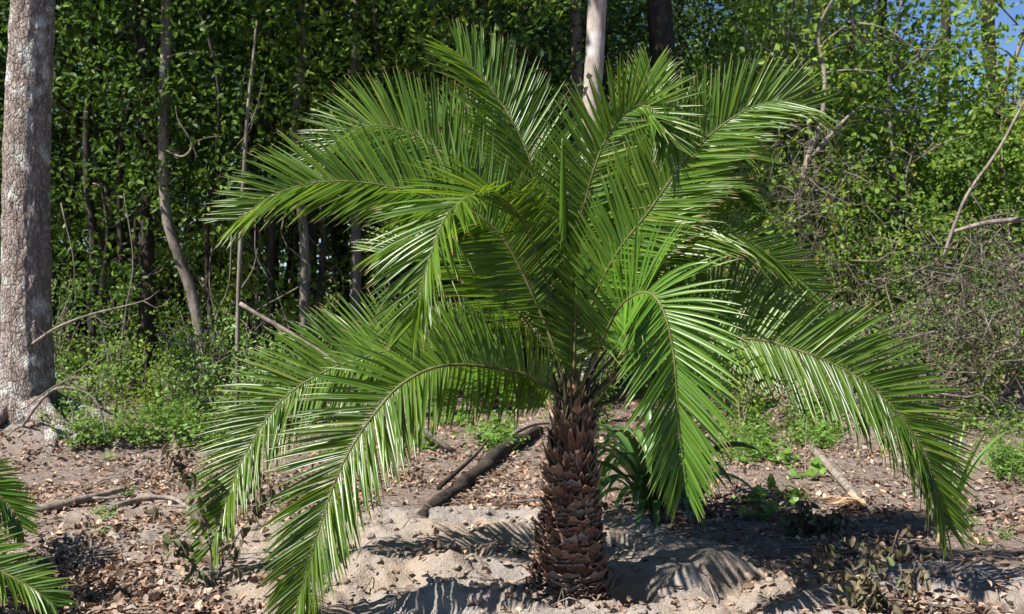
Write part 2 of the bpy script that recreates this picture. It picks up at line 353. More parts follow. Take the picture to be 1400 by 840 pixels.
# ------------------------------------------------------------------ the palm
GR = np.array([0, 0, -1.])
def frond(path, nh, Lmax=.40, parent=None, off=(0, 0, 0), start=.13, mat='palm', droop=.32, lift=.22, fw=(38, 66), r0=.0070, seed=0, wd=.0178, nh2=None, space=.0108, sideL=(1, 1), base_mat='petiole'):
    """path: (px, py, depth); a rib with two combs of leaflets"""
    rng = np.random.default_rng(seed); Lmax *= .94
    pts = np.array([P(*p) if p[2] is not None else p for p in path]) if len(path[0]) == 3 and path[0][0] > 30 or path[0][0] < -30 else np.array(path, float)
    q, Ltot = catmull(pts, 90)
    T = nrm(np.gradient(q, axis=0)); n = len(q)
    mb = MB(); tube(mb, q, [r0*1.25, r0, r0*.8, r0*.55, r0*.22], 6)
    rb = mb.obj('frond', M['rachis'], parent, off=off)
    # leaflets
    k = int(Ltot*(1-start)/space); lm = MB()
    nh = nrm(np.array(nh, float)); nh2 = nh if nh2 is None else nrm(np.array(nh2, float))
    K = 9; us = np.linspace(0, 1, K)
    prof = np.interp(us, [0, .08, .3, .6, .85, 1], [.42, .75, 1, .82, .45, .03])
    for s in (-1, 1):
        for m in range(k+1):
            t = start+(1-start)*(m+rng.uniform(-.25, .25))/k; t = min(max(t, 0), 1); f = t*(n-1); i0 = min(int(f), n-2); fr = f-i0
            p0 = q[i0]*(1-fr)+q[i0+1]*fr; Tt = nrm(T[i0]*(1-fr)+T[i0+1]*fr)
            tt = max(0., (t-start)/(1-start))
            N0 = nh*(1-tt)+nh2*tt; N = nrm(N0-Tt*np.dot(N0, Tt)); S = np.cross(Tt, N)*s
            ang = R(fw[0]*.7+(fw[1]*.95-fw[0]*.7)*tt**1.5+rng.normal()*3)
            L = Lmax*np.interp(tt, [0, .12, .35, .6, .85, 1], [.45, .72, 1, .95, .74, .45])*(1+rng.normal()*.05)*sideL[0 if s < 0 else 1]*(1 if rng.random() > .04 else rng.uniform(.45, .8))
            li = lift+rng.normal()*.07+.12*math.sin(m*2.4)
            d = nrm(S*math.cos(ang)+Tt*math.sin(ang)+N*li)
            g = droop*.7*(1+rng.normal()*.25)*(1 if rng.random() > .06 else 2.6)
            p = p0+S*r0*.5; cl = [p]; dd = d
            ds = [d]
            for u in us[1:]:
                dd = nrm(d+GR*g*u**1.4*.42-N*.05*u)
                p = p+dd*L/(K-1); cl.append(p); ds.append(dd)
            cl = np.array(cl); ds = np.array(ds)
            tw = rng.normal()*.28
            W = nrm(Tt-ds*(ds@Tt)[:, None]); B = np.cross(ds, W)
            W2 = W*math.cos(tw)+B*math.sin(tw); B2 = np.cross(ds, W2)
            if np.dot(B2[0], N) < 0: B2 = -B2
            hw = (wd*.5*prof*(.85+.3*rng.random())*np.interp(tt, [0, .08, 1], [.6, 1, .75]))[:, None]
            v = np.stack([cl-W2*hw+B2*hw*.35, cl-B2*hw*.35, cl+W2*hw+B2*hw*.35], 1).reshape(-1, 3)
            a = np.arange(K-1)[:, None]*3
            lm.add(v, np.vstack([a+[0, 1, 4, 3], a+[1, 2, 5, 4]]), None, np.repeat(us, 3))
    lo = lm.obj('leaflets', M[mat], rb)
    for vv in (lo,):
        vv.data.transform(Matrix.Translation(-Vector([float(c) for c in off])))
    return rb

pb = np.array([PX, PY, float(H(PX, PY))])
palm = thing('palm_tree', 'large green feather palm with stout scaly brown trunk standing on bare sand', 'palm', pb)
TZ = .86
# trunk core and its spiral of old leaf bases
lean = lambda z: np.array([PX+.02*z/.9, PY, 0])
def trad(z): return float(np.interp(z, [-.1, 0, .06, .2, .45, .62, .74, .86, 1.0], [.185, .180, .172, .152, .120, .094, .076, .070, .045]))
mb = MB()
zs = np.linspace(-.12, .98, 26)
tube(mb, [lean(z)+[0, 0, z] for z in zs], [trad(z)*.93 for z in zs], 24, .12, 18)
rng = np.random.default_rng(3)
def scale_patch(mb, base, out, upv, w, h, lip, curve, nu=7, nv=6):
    side = np.cross(upv, out)
    u = np.linspace(-1, 1, nu)[None, :]; v = np.linspace(0, 1, nv)[:, None]
    edge = 1+rng.normal(size=(1, nu))*.22
    wx = w*.5*(1-.12*v**1.6)*(1+.0*u)
    hh = h*v*(1-.03*u**2)*np.where(v > .7, edge, 1)
    oo = lip*(v**1.5) - curve*(u**2)*(.4+.6*v)
    top = base+side*(u*wx)[..., None]+upv*hh[..., None]+out*oo[..., None]
    th = .007+.0*v
    bot = top-out*(.010*(1-.2*v)+.004*u**2)[..., None]-upv*.003
    V = np.concatenate([top.reshape(-1, 3), bot.reshape(-1, 3)]); k = nu*nv
    i, j = np.meshgrid(np.arange(nv-1), np.arange(nu-1), indexing='ij'); a = (i*nu+j).ravel()
    F = [np.stack([a, a+1, a+nu+1, a+nu], 1), np.stack([a+k, a+nu+k, a+nu+1+k, a+1+k], 1)]
    e = (nv-1)*nu+np.arange(nu-1); F.append(np.stack([e, e+1, e+1+k, e+k], 1))
    for c in (0, nu-1):
        b = np.arange(nv-1)*nu+c; F.append(np.stack([b, b+nu, b+nu+k, b+k], 1) if c == 0 else np.stack([b, b+k, b+nu+k, b+nu], 1))
    al = np.repeat(np.linspace(0, 1, nv), nu); mb.add(V, np.vstack(F), None, np.concatenate([al, al]))
z = -.08; k = 0
while z < .80:
    rd = trad(z); a = k*R(137.5)+rng.normal()*.05
    out = np.array([math.cos(a), math.sin(a), 0.])
    tilt = .10+.22*np.interp(z, [0, .5, .8], [1, .6, .2])+rng.normal()*.09; rd += rng.normal()*.006
    if rng.random() < .07: z += .0025; k += 1; continue
    up = nrm(np.array([0, 0, 1.])+out*tilt+np.cross([0, 0, 1.], out)*rng.normal()*.20)
    on = nrm(out-up*np.dot(out, up))
    w = np.interp(z, [0, .4, .8], [.118, .092, .052])*(.75+.5*rng.random()); h = np.interp(z, [0, .4, .62, .8], [.036, .040, .085, .13])*(.7+.6*rng.random())
    scale_patch(mb, lean(z)+[0, 0, z]+out*(rd-.012), on, up, w, h, .008+.020*rng.random(), .008)
    z += np.interp(z, [-.1, .4, .8], [.0016, .0021, .0042]); k += 1
# frayed fibres at the top of the trunk
tr = mb.obj('trunk', M['scale'], palm, off=pb)
fm = MB()
for q in range(420):
    a = rng.uniform(0, 2*math.pi); z0 = rng.uniform(.60, .93) if q < 190 else rng.uniform(.0, .75); rd = trad(z0)*1.05
    p = lean(z0)+np.array([math.cos(a)*rd, math.sin(a)*rd, z0]); L = rng.uniform(.05, .13) if q < 190 else rng.uniform(.02, .05)
    d = nrm(np.array([math.cos(a)*.2, math.sin(a)*.2, 1])+rng.normal(size=3)*.22)
    tube(fm, [p, p+d*L*.5, p+d*L+rng.normal(size=3)*.02], [.0032, .0025, .0006], 4, cap=False)
for q in range(60):
    a = rng.uniform(0, 2*math.pi); p = np.array([PX+math.cos(a)*.15, PY+math.sin(a)*.15, float(H(PX+math.cos(a)*.15, PY+math.sin(a)*.15))+.06]); L = rng.uniform(.08, .2); e = p+np.array([math.cos(a+rng.normal()*.4), math.sin(a+rng.normal()*.4), 0])*L; e[2] = float(H(e[0], e[1]))-.004
    m = (p+e)/2; m[2] = max(m[2], float(H(m[0], m[1]))+.01); tube(fm, catmull([p, m, e], 7)[0], [.006, .004, .002], 4, cap=False)
tag(fm.obj('trunk_fibre', M['twig_dark'], palm, off=pb), kind='stuff')

O_ = lambda dx=0, dy=0, dd=0: (783+dx, 545+dy, PY+dd)
fronds = [
 # A near lower left
 dict(path=[O_(-6, 5, -.03), (735, 522, 4.80), (699, 507, 4.70), (615, 499, 4.55), (557, 520, 4.47), (515, 562, 4.42), (468, 636, 4.38), (431, 741, 4.35), (403, 838, 4.35)], nh=(-.1, -.85, .55), nh2=(-.45, -.85, .2), Lmax=.41, start=.06, droop=.62, fw=(28, 66)),
 # B lower left behind
 dict(path=[O_(-6, 0, .03), (700, 500, 5.05), (610, 478, 5.12), (540, 478, 5.15), (495, 490, 5.15), (440, 510, 5.13), (385, 548, 5.1), (340, 612, 5.05), (315, 670, 5.0), (290, 748, 4.97)], nh=(-.1, -.8, .6), nh2=(-.5, -.85, .2), Lmax=.41, droop=.58, fw=(26, 64)),
 # C left, flat out
 dict(path=[O_(-3, -4, -.02), (740, 430, 4.88), (690, 330, 4.83), (640, 287, 4.8), (580, 266, 4.75), (500, 250, 4.7), (430, 250, 4.66), (375, 267, 4.63), (325, 300, 4.62)], nh=(-.25, -.75, .6), nh2=(-.2, -.85, .5), Lmax=.40, droop=.22, start=.2, fw=(34, 64)),
 # D upper left behind, arching
 dict(path=[O_(-3, -4, .05), (757, 430, 5.1), (705, 320, 5.25), (652, 250, 5.35), (600, 205, 5.42), (550, 178, 5.45), (505, 172, 5.47), (465, 190, 5.48), (435, 225, 5.48)], nh=(-.3, -.8, .5), nh2=(-.5, -.8, .35), Lmax=.42, droop=.25, start=.2, fw=(30, 62)),
 # E left centre, arching to the camera
 dict(path=[O_(-2, -3, -.04), (768, 450, 4.86), (744, 375, 4.78), (720, 315, 4.67), (695, 278, 4.55), (665, 264, 4.45), (635, 272, 4.36), (608, 300, 4.28), (590, 345, 4.22), (574, 400, 4.2), (566, 440, 4.2)], nh=(-.35, -.6, .7), nh2=(-.7, -.7, .2), Lmax=.40, droop=.5, start=.44, fw=(45, 64)),
 # F top, reaching up and left
 dict(path=[O_(0, -6, .03), (775, 430, 5.0), (755, 320, 5.08), (725, 220, 5.15), (697, 160, 5.2), (662, 110, 5.23), (625, 72, 5.25)], nh=(.45, -.85, .25), nh2=(.4, -.9, .2), Lmax=.42, droop=.14, start=.24, fw=(42, 62)),
 # G centre right, arching over
 dict(path=[O_(2, -5, -.02), (782, 420, 4.88), (790, 330, 4.85), (808, 245, 4.8), (830, 188, 4.76), (860, 151, 4.7), (887, 146, 4.64), (905, 166, 4.6), (914, 192, 4.58)], nh=(-.25, -.95, .2), nh2=(-.05, -1, .2), Lmax=.37, droop=.35, start=.12, fw=(32, 62)),
 # H right upper near
 dict(path=[O_(4, -4, -.03), (805, 430, 4.82), (840, 352, 4.73), (890, 285, 4.65), (935, 222, 4.6), (985, 173, 4.55), (1030, 146, 4.52), (1072, 138, 4.5), (1108, 146, 4.5)], nh=(-.30, -.80, .5), nh2=(.1, -.9, .4), Lmax=.36, droop=.18, start=.2, fw=(38, 62)),
 # I right upper behind
 dict(path=[O_(4, -4, .05), (812, 400, 5.1), (850, 290, 5.22), (880, 222, 5.3), (915, 186, 5.35), (958, 176, 5.38), (1000, 188, 5.4), (1030, 218, 5.4)], nh=(.1, -.85, .5), nh2=(.5, -.8, .35), Lmax=.37, droop=.20, start=.2, fw=(32, 60)),
 # J right middle
 dict(path=[O_(5, 0, .03), (835, 430, 5.05), (885, 352, 5.15), (935, 312, 5.22), (990, 315, 5.28), (1045, 345, 5.32), (1110, 398, 5.35)], nh=(.2, -.65, .75), nh2=(.5, -.7, .55), Lmax=.38, droop=.25, start=.22, fw=(28, 60)),
 # K right front, falling to the camera
 dict(path=[O_(3, 3, -.05), (818, 478, 4.75), (842, 428, 4.6), (862, 407, 4.5), (882, 400, 4.42), (899, 410, 4.35), (912, 440, 4.29), (921, 486, 4.25), (926, 546, 4.22), (929, 600, 4.21), (934, 665, 4.21)], nh=(-.1, -.85, .6), nh2=(0, -1, .05), Lmax=.38, droop=.75, start=.2, fw=(36, 74), mat='palm_y', lift=.3),
 # L big right
 dict(path=[O_(6, 5, 0), (820, 535, 4.86), (860, 500, 4.82), (910, 474, 4.78), (970, 464, 4.73), (1038, 465, 4.69), (1096, 481, 4.66), (1153, 505, 4.63), (1200, 537, 4.61), (1242, 583, 4.6), (1270, 635, 4.6), (1292, 715, 4.6)], nh=(.1, -.85, .55), nh2=(.5, -.85, .2), Lmax=.41, start=.2, droop=.62, fw=(28, 66)),
 # N left, behind
 dict(path=[O_(-5, 0, .06), (750, 480, 5.1), (707, 428, 5.25), (663, 369, 5.35), (620, 335, 5.42), (565, 325, 5.45), (515, 345, 5.48)], nh=(-.1, -.7, .7), Lmax=.38, droop=.3, start=.2, fw=(28, 60)),
 # P right, behind and low
 dict(path=[O_(6, 0, .06), (850, 480, 5.15), (930, 432, 5.35), (1000, 415, 5.45), (1070, 430, 5.52), (1130, 475, 5.58)], nh=(.1, -.7, .7), Lmax=.38, droop=.35, start=.3, fw=(26, 60)),
 # back and steep ones that fill the middle
 dict(path=[O_(2, -4, .06), (812, 440, 5.05), (845, 360, 5.15), (885, 290, 5.25), (935, 250, 5.35), (985, 245, 5.42), (1030, 275, 5.45)], nh=(-.2, -.7, .65), nh2=(.3, -.7, .6), Lmax=.38, droop=.25, start=.2),
 dict(path=[O_(0, -5, .07), (768, 440, 5.1), (735, 330, 5.25), (690, 240, 5.4), (640, 185, 5.52), (590, 165, 5.6)], nh=(-.2, -.8, .5), Lmax=.38, droop=.25, start=.25),
 dict(path=[O_(1, -5, .07), (800, 430, 5.1), (830, 320, 5.25), (858, 220, 5.35), (878, 150, 5.42), (890, 95, 5.46)], nh=(-.3, -.9, .2), Lmax=.36, droop=.15, start=.25),
 dict(path=[O_(-1, -5, -.0), (768, 440, 4.95), (754, 360, 4.97), (742, 290, 4.98), (726, 235, 4.98)], nh=(.2, -1, .1), Lmax=.26, droop=.15, start=.2),
 dict(path=[O_(2, -5, -.0), (802, 450, 4.93), (822, 385, 4.93), (842, 325, 4.92), (866, 268, 4.9)], nh=(-.2, -1, .15), Lmax=.28, droop=.15, start=.2),
 dict(path=[O_(1, -5, -.03), (786, 460, 4.85), (789, 390, 4.83), (795, 325, 4.8)], nh=(0, -1, .1), Lmax=.17, droop=.1, start=.15),
 # toward the back
 dict(path=[O_(0, -4, .08), (790, 460, 5.2), (800, 380, 5.5), (812, 330, 5.85), (822, 330, 6.15), (830, 370, 6.4)], nh=(0, .3, 1), Lmax=.38, droop=.3, start=.2),
]
for i, f in enumerate(fronds): frond(parent=palm, off=pb, seed=100+i, **f)
# the unopened spear leaf
mb = MB(); sp, _ = catmull([P(783, 540, PY), P(777, 430, 4.93), P(771, 330, 4.83), P(769, 190, 4.7)], 30)
for a in range(7):
    off = np.array([math.cos(a*.9), math.sin(a*.9), 0])
    tube(mb, sp[6:]+off*np.interp(np.linspace(0, 1, 24), [0, .4, 1], [.004, .010, .004])[:, None], [.007, .013, .013, .009, .001], 5)
mb.obj('spear_leaf', M['palm_y'], palm, off=pb)
# bare lower petioles and stubs of cut leaves
mb = MB()
for (x1, y1, d1, x2, y2, d2) in [(830, 520, 4.85, 868, 492, 4.8), (738, 505, 4.9, 722, 470, 4.9), (815, 500, 4.95, 830, 478, 5.0), (760, 490, 5.0, 745, 440, 5.1), (848, 545, 5.0, 890, 520, 5.1)]:
    q, _ = catmull([P(785, 560, PY), P(x1, y1, d1), P(x2, y2, d2)], 12); tube(mb, q, [.014, .008, .005], 6)
mb.obj('bare_petiole', M['petiole'], palm, off=pb)
# sheaths of the leaf stalks round the growing point
mb = MB()
for k in range(16):
    a = k*R(137.5); r_ = .062
    p0 = np.array([PX+.02+math.cos(a)*r_, PY+math.sin(a)*r_, .74]); p1 = p0+[math.cos(a)*.012, math.sin(a)*.012, .14]; p2 = p1+[math.cos(a)*.045, math.sin(a)*.045, .10+.09*(k*7%5)/5]
    tube(mb, catmull([p0, p1, p2], 9)[0], [.026, .018, .009, .003], 7, .15, 20)
mb.obj('leaf_sheath', M['petiole'], palm, off=pb)

# ------------------------------------------------------------------ neighbouring palm at the lower left edge
nb = np.array(onG(-2.75, 4.35))
palm2 = thing('palm_tree', 'young palm at the lower left edge with only its low frond tips in view', 'palm', nb)
mb = MB(); tube(mb, [nb+[0, 0, z] for z in (-.1, .05, .2, .32)], [.11, .12, .10, .05], 16, .25, 14); mb.obj('trunk', M['scale'], palm2, off=nb)
def cr(*p): return [nb+np.array(q) for q in p]
for s_, q in enumerate([
    dict(path=[nb+[0, 0, .3], P(-170, 600, 4.4), P(-90, 625, 4.42), P(-30, 655, 4.45), P(10, 690, 4.47), P(30, 720, 4.48)], nh=(-.1, -.6, .8), mat='palm_y', Lmax=.22),
    dict(path=[nb+[0, 0, .3], P(-160, 700, 4.3), P(-80, 735, 4.25), P(-10, 775, 4.22), P(45, 805, 4.2), P(75, 828, 4.2)], nh=(.1, -.5, .85), Lmax=.22),
    dict(path=[nb+[0, 0, .3], P(-190, 660, 4.7), P(-110, 640, 4.9), P(-50, 650, 5.05), P(-25, 680, 5.1)], nh=(0, -.4, .9), Lmax=.26),
    dict(path=cr((0, 0, .3), (-.2, .1, .75), (-.5, .15, 1.0), (-.85, .2, .9)), nh=(0, 0, 1), Lmax=.3),
    dict(path=cr((0, 0, .3), (-.1, -.2, .75), (-.2, -.5, .95), (-.3, -.85, .8)), nh=(0, 0, 1), Lmax=.3),
    dict(path=cr((0, 0, .3), (-.05, .2, .8), (-.15, .5, 1.0), (-.25, .85, .9)), nh=(0, 0, 1), Lmax=.3)]):
    q['path'] = [tuple(c) for c in q['path']]
    frond(parent=palm2, off=nb, seed=300+s_, start=.2, droop=.3, **q)

# ------------------------------------------------------------------ forest
def rotz(v, a):
    c, s = math.cos(a), math.sin(a); return np.stack([v[:, 0]*c-v[:, 1]*s, v[:, 0]*s+v[:, 1]*c, v[:, 2]], 1)
def sprays(mb, centers, rad, nl, ls, flat=.35, aspect=.55, droop=0.):
    """flattened sprays of leaves around the given centres"""
    for c in centers:
        r = rad*RNG.uniform(.6, 1.3); n = max(3, int(nl*RNG.uniform(.6, 1.4)))
        tn = nrm(np.array([-.35, -.5, .8])+RNG.normal(size=3)*.45); d1 = nrm(np.cross(tn, RNG.normal(size=3))); d2 = np.cross(tn, d1)
        a = RNG.uniform(0, 2*math.pi, n); q = np.sqrt(RNG.random(n))*r
        pos = c+d1*(np.cos(a)*q)[:, None]+d2*(np.sin(a)*q)[:, None]+tn*(RNG.normal(size=n)*r*flat)[:, None]
        d = nrm((pos-c)+RNG.normal(size=(n, 3))*r*.5+np.array([0, 0, -droop*r]))
        nor = nrm(tn+RNG.normal(size=(n, 3))*.5)
        L = ls*RNG.uniform(.6, 1.25, n)
        leaves(mb, pos, d, nor, L, L*aspect, .18, .12)
def blob_pts(n, c, r, shell=.5, low=-1):
    d = rdir(n*2); q = RNG.random(n*2)**(1/3)*(1-shell)+shell*RNG.uniform(.75, 1.05, n*2)
    # lumpy outline
    lump = np.array([noise.noise(Vector(v*1.7)+Vector(c)) for v in d])
    p = d*(q*(1+.35*lump))[:, None]*np.array(r); p = p[p[:, 2] > low*r[2]][:n]; return p+np.array(c)
def branchy(mb, base, h, r, n, spread, seg=5, z0=.3):
    """trunk top with n limbs"""
    ends = []
    for k in range(n):
        z = h*RNG.uniform(z0, .97); a = RNG.uniform(0, 2*math.pi); L = spread*RNG.uniform(.5, 1.1)
        p0 = np.array([0, 0, z]); p1 = p0+[math.cos(a)*L*.5, math.sin(a)*L*.5, L*.3]; p2 = p0+[math.cos(a)*L, math.sin(a)*L, L*RNG.uniform(.2, .7)]
        j = RNG.normal(size=3)*L*.08
        tube(mb, catmull([p0, p1+j, p2], 8)[0], [r*.42*(1-.5*z/h), r*.2, r*.06], seg); ends.append(p2)
    return ends
def proto(name, label, cat, group, parts):
    root = bpy.data.objects.new(name, None); root['label'] = label; root['category'] = cat; root['group'] = group
    return (root, [bpy.data.objects.new(n, m) for n, m in parts])
def make_canopy_tree(kind, H_=11, r=.16, cz=(4.2, 11.5), cr_=2.3, nsp=260, mat='oak', bark='bark_dark', ls=.13, nl=22):
    t = MB(); bend = RNG.normal(size=2)*.35
    pts = [(0, 0, -.3), (bend[0]*.3, bend[1]*.3, H_*.3), (bend[0], bend[1], H_*.65), (bend[0]*.6, bend[1]*.6, H_)]
    tube(t, catmull(pts, 22)[0], [r*1.35, r, r*.85, r*.6, r*.2], 9, .12, 5)
    branchy(t, 0, H_, r, 9, cr_*.8)
    c = MB(); mid = (cz[0]+cz[1])/2
    sprays(c, blob_pts(nsp, (0, 0, mid), (cr_, cr_, (cz[1]-cz[0])/2), .45), .42, nl, ls)
    return proto('forest_tree', '', 'tree', '', [('trunk', t.mesh('trunk', M[bark])), ('crown', c.mesh('crown', M[mat], False))])
def make_under(h=4.2, r=.035, cr_=1.0, nsp=120, mat='oak', ls=.075, z0=.25, nl=16, bark='bark_dark', rad=.22, name='understory_tree', aspect=.55):
    t = MB(); b = RNG.normal(size=(3, 2))*.22*h/4
    pts = [(0, 0, -.2), (b[0][0], b[0][1], h*.35), (b[1][0], b[1][1], h*.7), (b[2][0], b[2][1], h)]
    tube(t, catmull(pts, 18)[0], [r*1.2, r, r*.7, r*.25], 6, .1, 9)
    branchy(t, 0, h*.95, r*1.3, 14, cr_*.9, 4, z0)
    c = MB(); sprays(c, blob_pts(nsp, (b[1][0]*.6, b[1][1]*.6, h*(z0+1.05)/2), (cr_, cr_, h*(1.08-z0)/2), .35), rad, nl, ls, aspect=aspect)
    return proto(name, '', 'tree', '', [('trunk', t.mesh('trunk', M[bark])), ('crown', c.mesh('crown', M[mat], False))])
def make_shrub(h=1.4, w=.6, nsp=60, mat='oak_sunlit', ls=.055, nl=14, stems=7, bark='twig', aspect=.55, name='shrub', rad=.15):
    t = MB(); cen = []
    for k in range(stems):
        a = RNG.uniform(0, 2*math.pi); L = RNG.uniform(.3, 1)*w; hh = h*RNG.uniform(.6, 1.05)
        q, _ = catmull([(0, 0, -.05), (math.cos(a)*L*.35, math.sin(a)*L*.35, hh*.5), (math.cos(a)*L, math.sin(a)*L, hh)], 12)
        tube(t, q, [.012, .008, .003], 4); cen += [q[i]+RNG.normal(size=3)*.14*w for i in RNG.integers(3, 12, max(2, nsp//stems))]
    c = MB(); sprays(c, cen, rad, nl, ls, aspect=aspect)
    return proto(name, '', 'shrub', '', [('stems', t.mesh('stems', M[bark])), ('foliage', c.mesh('foliage', M[mat], False))])

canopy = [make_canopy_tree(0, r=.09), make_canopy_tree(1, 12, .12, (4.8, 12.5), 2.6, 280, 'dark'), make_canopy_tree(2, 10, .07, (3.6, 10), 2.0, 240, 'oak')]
under = [make_under(nsp=62, nl=30, rad=.3), make_under(5.0, .035, 1.2, 75, 'dark', .085, nl=30, rad=.32), make_under(3.4, .025, .9, 50, 'oak', .07, .15, nl=30, rad=.28), make_under(4.6, .03, 1.1, 60, 'oak', .09, .1, nl=28, rad=.34), make_under(4.4, .028, 1.0, 36, 'oak_sunlit', .085, .3, nl=26, rad=.3)]
bushy = [make_under(2.7, .03, .95, 52, 'oak_sunlit', .085, .0, 30, 'bark_grey', .27, aspect=.62), make_under(2.3, .03, .9, 44, 'oak_sunlit', .075, .0, 30, 'bark_grey', .24), make_under(2.6, .03, .9, 46, 'oak', .085, .0, 28, 'bark_grey', .27)]
climb = [make_under(1.3, .018, .5, 17, 'oak_sunlit', .075, .0, 22, 'twig', .2), make_under(1.1, .018, .5, 16, 'weed', .06, .0, 22, 'twig', .18), make_under(1.2, .018, .5, 15, 'oak', .07, .0, 22, 'twig', .2)]
bright = [make_under(4.8, .04, 1.15, 105, 'oak_sunlit', .08, .10, 38, 'bark_grey', .30), make_under(3.6, .035, 1.1, 95, 'oak_sunlit', .075, .02, 38, 'bark_grey', .28), make_under(5.6, .05, 1.2, 105, 'oak_sunlit', .085, .15, 36, 'bark_grey', .32), make_under(4.4, .04, 1.1, 90, 'oak_sunlit', .09, .05, 26, 'bark_grey', .34, aspect=.7)]
shrub = [make_shrub(), make_shrub(1.1, .7, 70, 'weed', .05, 12), make_shrub(1.7, .6, 70, 'oak', .06)]

# tall trees of the wood, their crowns above the picture keep its floor dark
xs = 0
def place(protos, spots, label, group, s=(.85, 1.2)):
    for k, (x, y) in enumerate(spots):
        dup(protos[RNG.integers(len(protos))], onG(x, y, 0), RNG.uniform(-.75, .75), RNG.uniform(*s), label, group)
def grid(x0, x1, y0, y1, step, keep=lambda x, y: True, jit=.4):
    out = []
    for y in np.arange(y0, y1, step):
        for x in np.arange(x0, x1, step):
            X_, Y_ = x+RNG.normal()*step*jit*.6, y+RNG.normal()*step*jit*.6
            if keep(X_, Y_): out.append((X_, Y_))
    return out
def px_of(x, y): return 700+F*x/y
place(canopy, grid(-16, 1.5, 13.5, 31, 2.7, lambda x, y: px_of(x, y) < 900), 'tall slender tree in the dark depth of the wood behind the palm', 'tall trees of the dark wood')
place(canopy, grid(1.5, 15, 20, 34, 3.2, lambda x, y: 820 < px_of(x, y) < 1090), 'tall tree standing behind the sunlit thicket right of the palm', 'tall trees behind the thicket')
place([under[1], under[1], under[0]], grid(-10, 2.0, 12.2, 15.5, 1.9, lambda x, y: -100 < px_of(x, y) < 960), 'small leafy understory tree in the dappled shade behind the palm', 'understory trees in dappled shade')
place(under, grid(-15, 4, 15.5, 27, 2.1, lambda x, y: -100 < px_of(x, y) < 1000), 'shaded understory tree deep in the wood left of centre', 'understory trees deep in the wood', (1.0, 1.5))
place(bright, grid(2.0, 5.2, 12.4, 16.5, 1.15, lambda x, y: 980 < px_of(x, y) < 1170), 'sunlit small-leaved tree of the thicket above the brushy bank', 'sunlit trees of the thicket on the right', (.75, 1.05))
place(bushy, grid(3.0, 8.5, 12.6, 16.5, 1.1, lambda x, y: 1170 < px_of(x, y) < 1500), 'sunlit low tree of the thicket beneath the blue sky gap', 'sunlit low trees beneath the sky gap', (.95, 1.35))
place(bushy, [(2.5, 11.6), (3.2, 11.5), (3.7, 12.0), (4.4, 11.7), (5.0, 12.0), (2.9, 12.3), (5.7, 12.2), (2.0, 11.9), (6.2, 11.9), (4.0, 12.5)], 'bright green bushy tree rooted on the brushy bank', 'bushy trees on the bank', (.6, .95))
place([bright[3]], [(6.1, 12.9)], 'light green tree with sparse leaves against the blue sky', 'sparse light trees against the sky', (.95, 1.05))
edge = [make_under(5.6, .04, 1.2, 75, 'oak_sunlit', .085, .5, 28, 'bark_dark', .30), make_under(5.2, .03, 1.1, 65, 'oak', .085, .42, 26, 'bark_dark', .3)]
place(edge, [(-4.1, 12.2), (-3.2, 11.6), (-2.5, 12.6), (-1.7, 11.9), (-.9, 12.8), (-.3, 12.0), (-2.0, 13.3)], 'tree with sunlit-toned leaves at the edge of the wood, upper left of the palm', 'trees with sunlit-toned leaves at the wood edge', (.9, 1.1))
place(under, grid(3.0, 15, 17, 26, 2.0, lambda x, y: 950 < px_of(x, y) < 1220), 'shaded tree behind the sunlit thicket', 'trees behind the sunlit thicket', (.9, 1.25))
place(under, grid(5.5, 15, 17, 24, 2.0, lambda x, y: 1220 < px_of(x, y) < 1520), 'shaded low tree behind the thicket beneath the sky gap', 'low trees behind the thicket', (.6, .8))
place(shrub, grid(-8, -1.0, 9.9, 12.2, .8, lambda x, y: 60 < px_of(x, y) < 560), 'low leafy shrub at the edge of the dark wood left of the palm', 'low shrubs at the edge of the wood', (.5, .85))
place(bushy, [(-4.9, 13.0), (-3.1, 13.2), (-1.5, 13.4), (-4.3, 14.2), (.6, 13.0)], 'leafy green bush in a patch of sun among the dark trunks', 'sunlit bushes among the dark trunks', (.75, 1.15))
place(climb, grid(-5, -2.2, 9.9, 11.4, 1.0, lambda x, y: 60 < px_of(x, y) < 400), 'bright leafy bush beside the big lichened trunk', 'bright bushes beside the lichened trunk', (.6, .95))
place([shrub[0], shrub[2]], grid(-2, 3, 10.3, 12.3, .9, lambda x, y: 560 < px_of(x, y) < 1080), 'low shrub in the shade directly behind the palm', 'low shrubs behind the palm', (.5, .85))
# far wood: one mass behind everything
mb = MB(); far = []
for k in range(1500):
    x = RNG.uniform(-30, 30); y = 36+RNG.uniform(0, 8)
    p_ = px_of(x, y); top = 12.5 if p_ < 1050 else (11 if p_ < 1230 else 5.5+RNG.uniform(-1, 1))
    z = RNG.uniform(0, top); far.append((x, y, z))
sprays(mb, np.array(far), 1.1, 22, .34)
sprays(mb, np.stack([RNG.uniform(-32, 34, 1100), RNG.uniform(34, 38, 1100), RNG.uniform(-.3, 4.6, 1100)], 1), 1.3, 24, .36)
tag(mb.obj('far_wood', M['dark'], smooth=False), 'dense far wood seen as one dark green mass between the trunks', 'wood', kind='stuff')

# ------------------------------------------------------------------ named trunks
def trunk_thing(name, label, pts, rad, mat, seg=10, bump=.1, freq=6, group=None, cat='tree', crown=None, limbs=(), n=40):
    base = np.array(pts[0]); t = thing(name, label, cat, base, group)
    mb = MB(); tube(mb, catmull(pts, n)[0], rad, seg, bump, freq)
    for lp, lr in limbs: tube(mb, catmull(lp, 12)[0], lr, 5, .1, 9)
    mb.obj('trunk', M[mat], t, off=base)
    if crown:
        cc, cr_, nn, mt = crown
        c = MB(); sprays(c, blob_pts(nn, cc, cr_, .45), .4, 20, .12); c.obj('crown', M[mt], t, smooth=False, off=base)
    return t
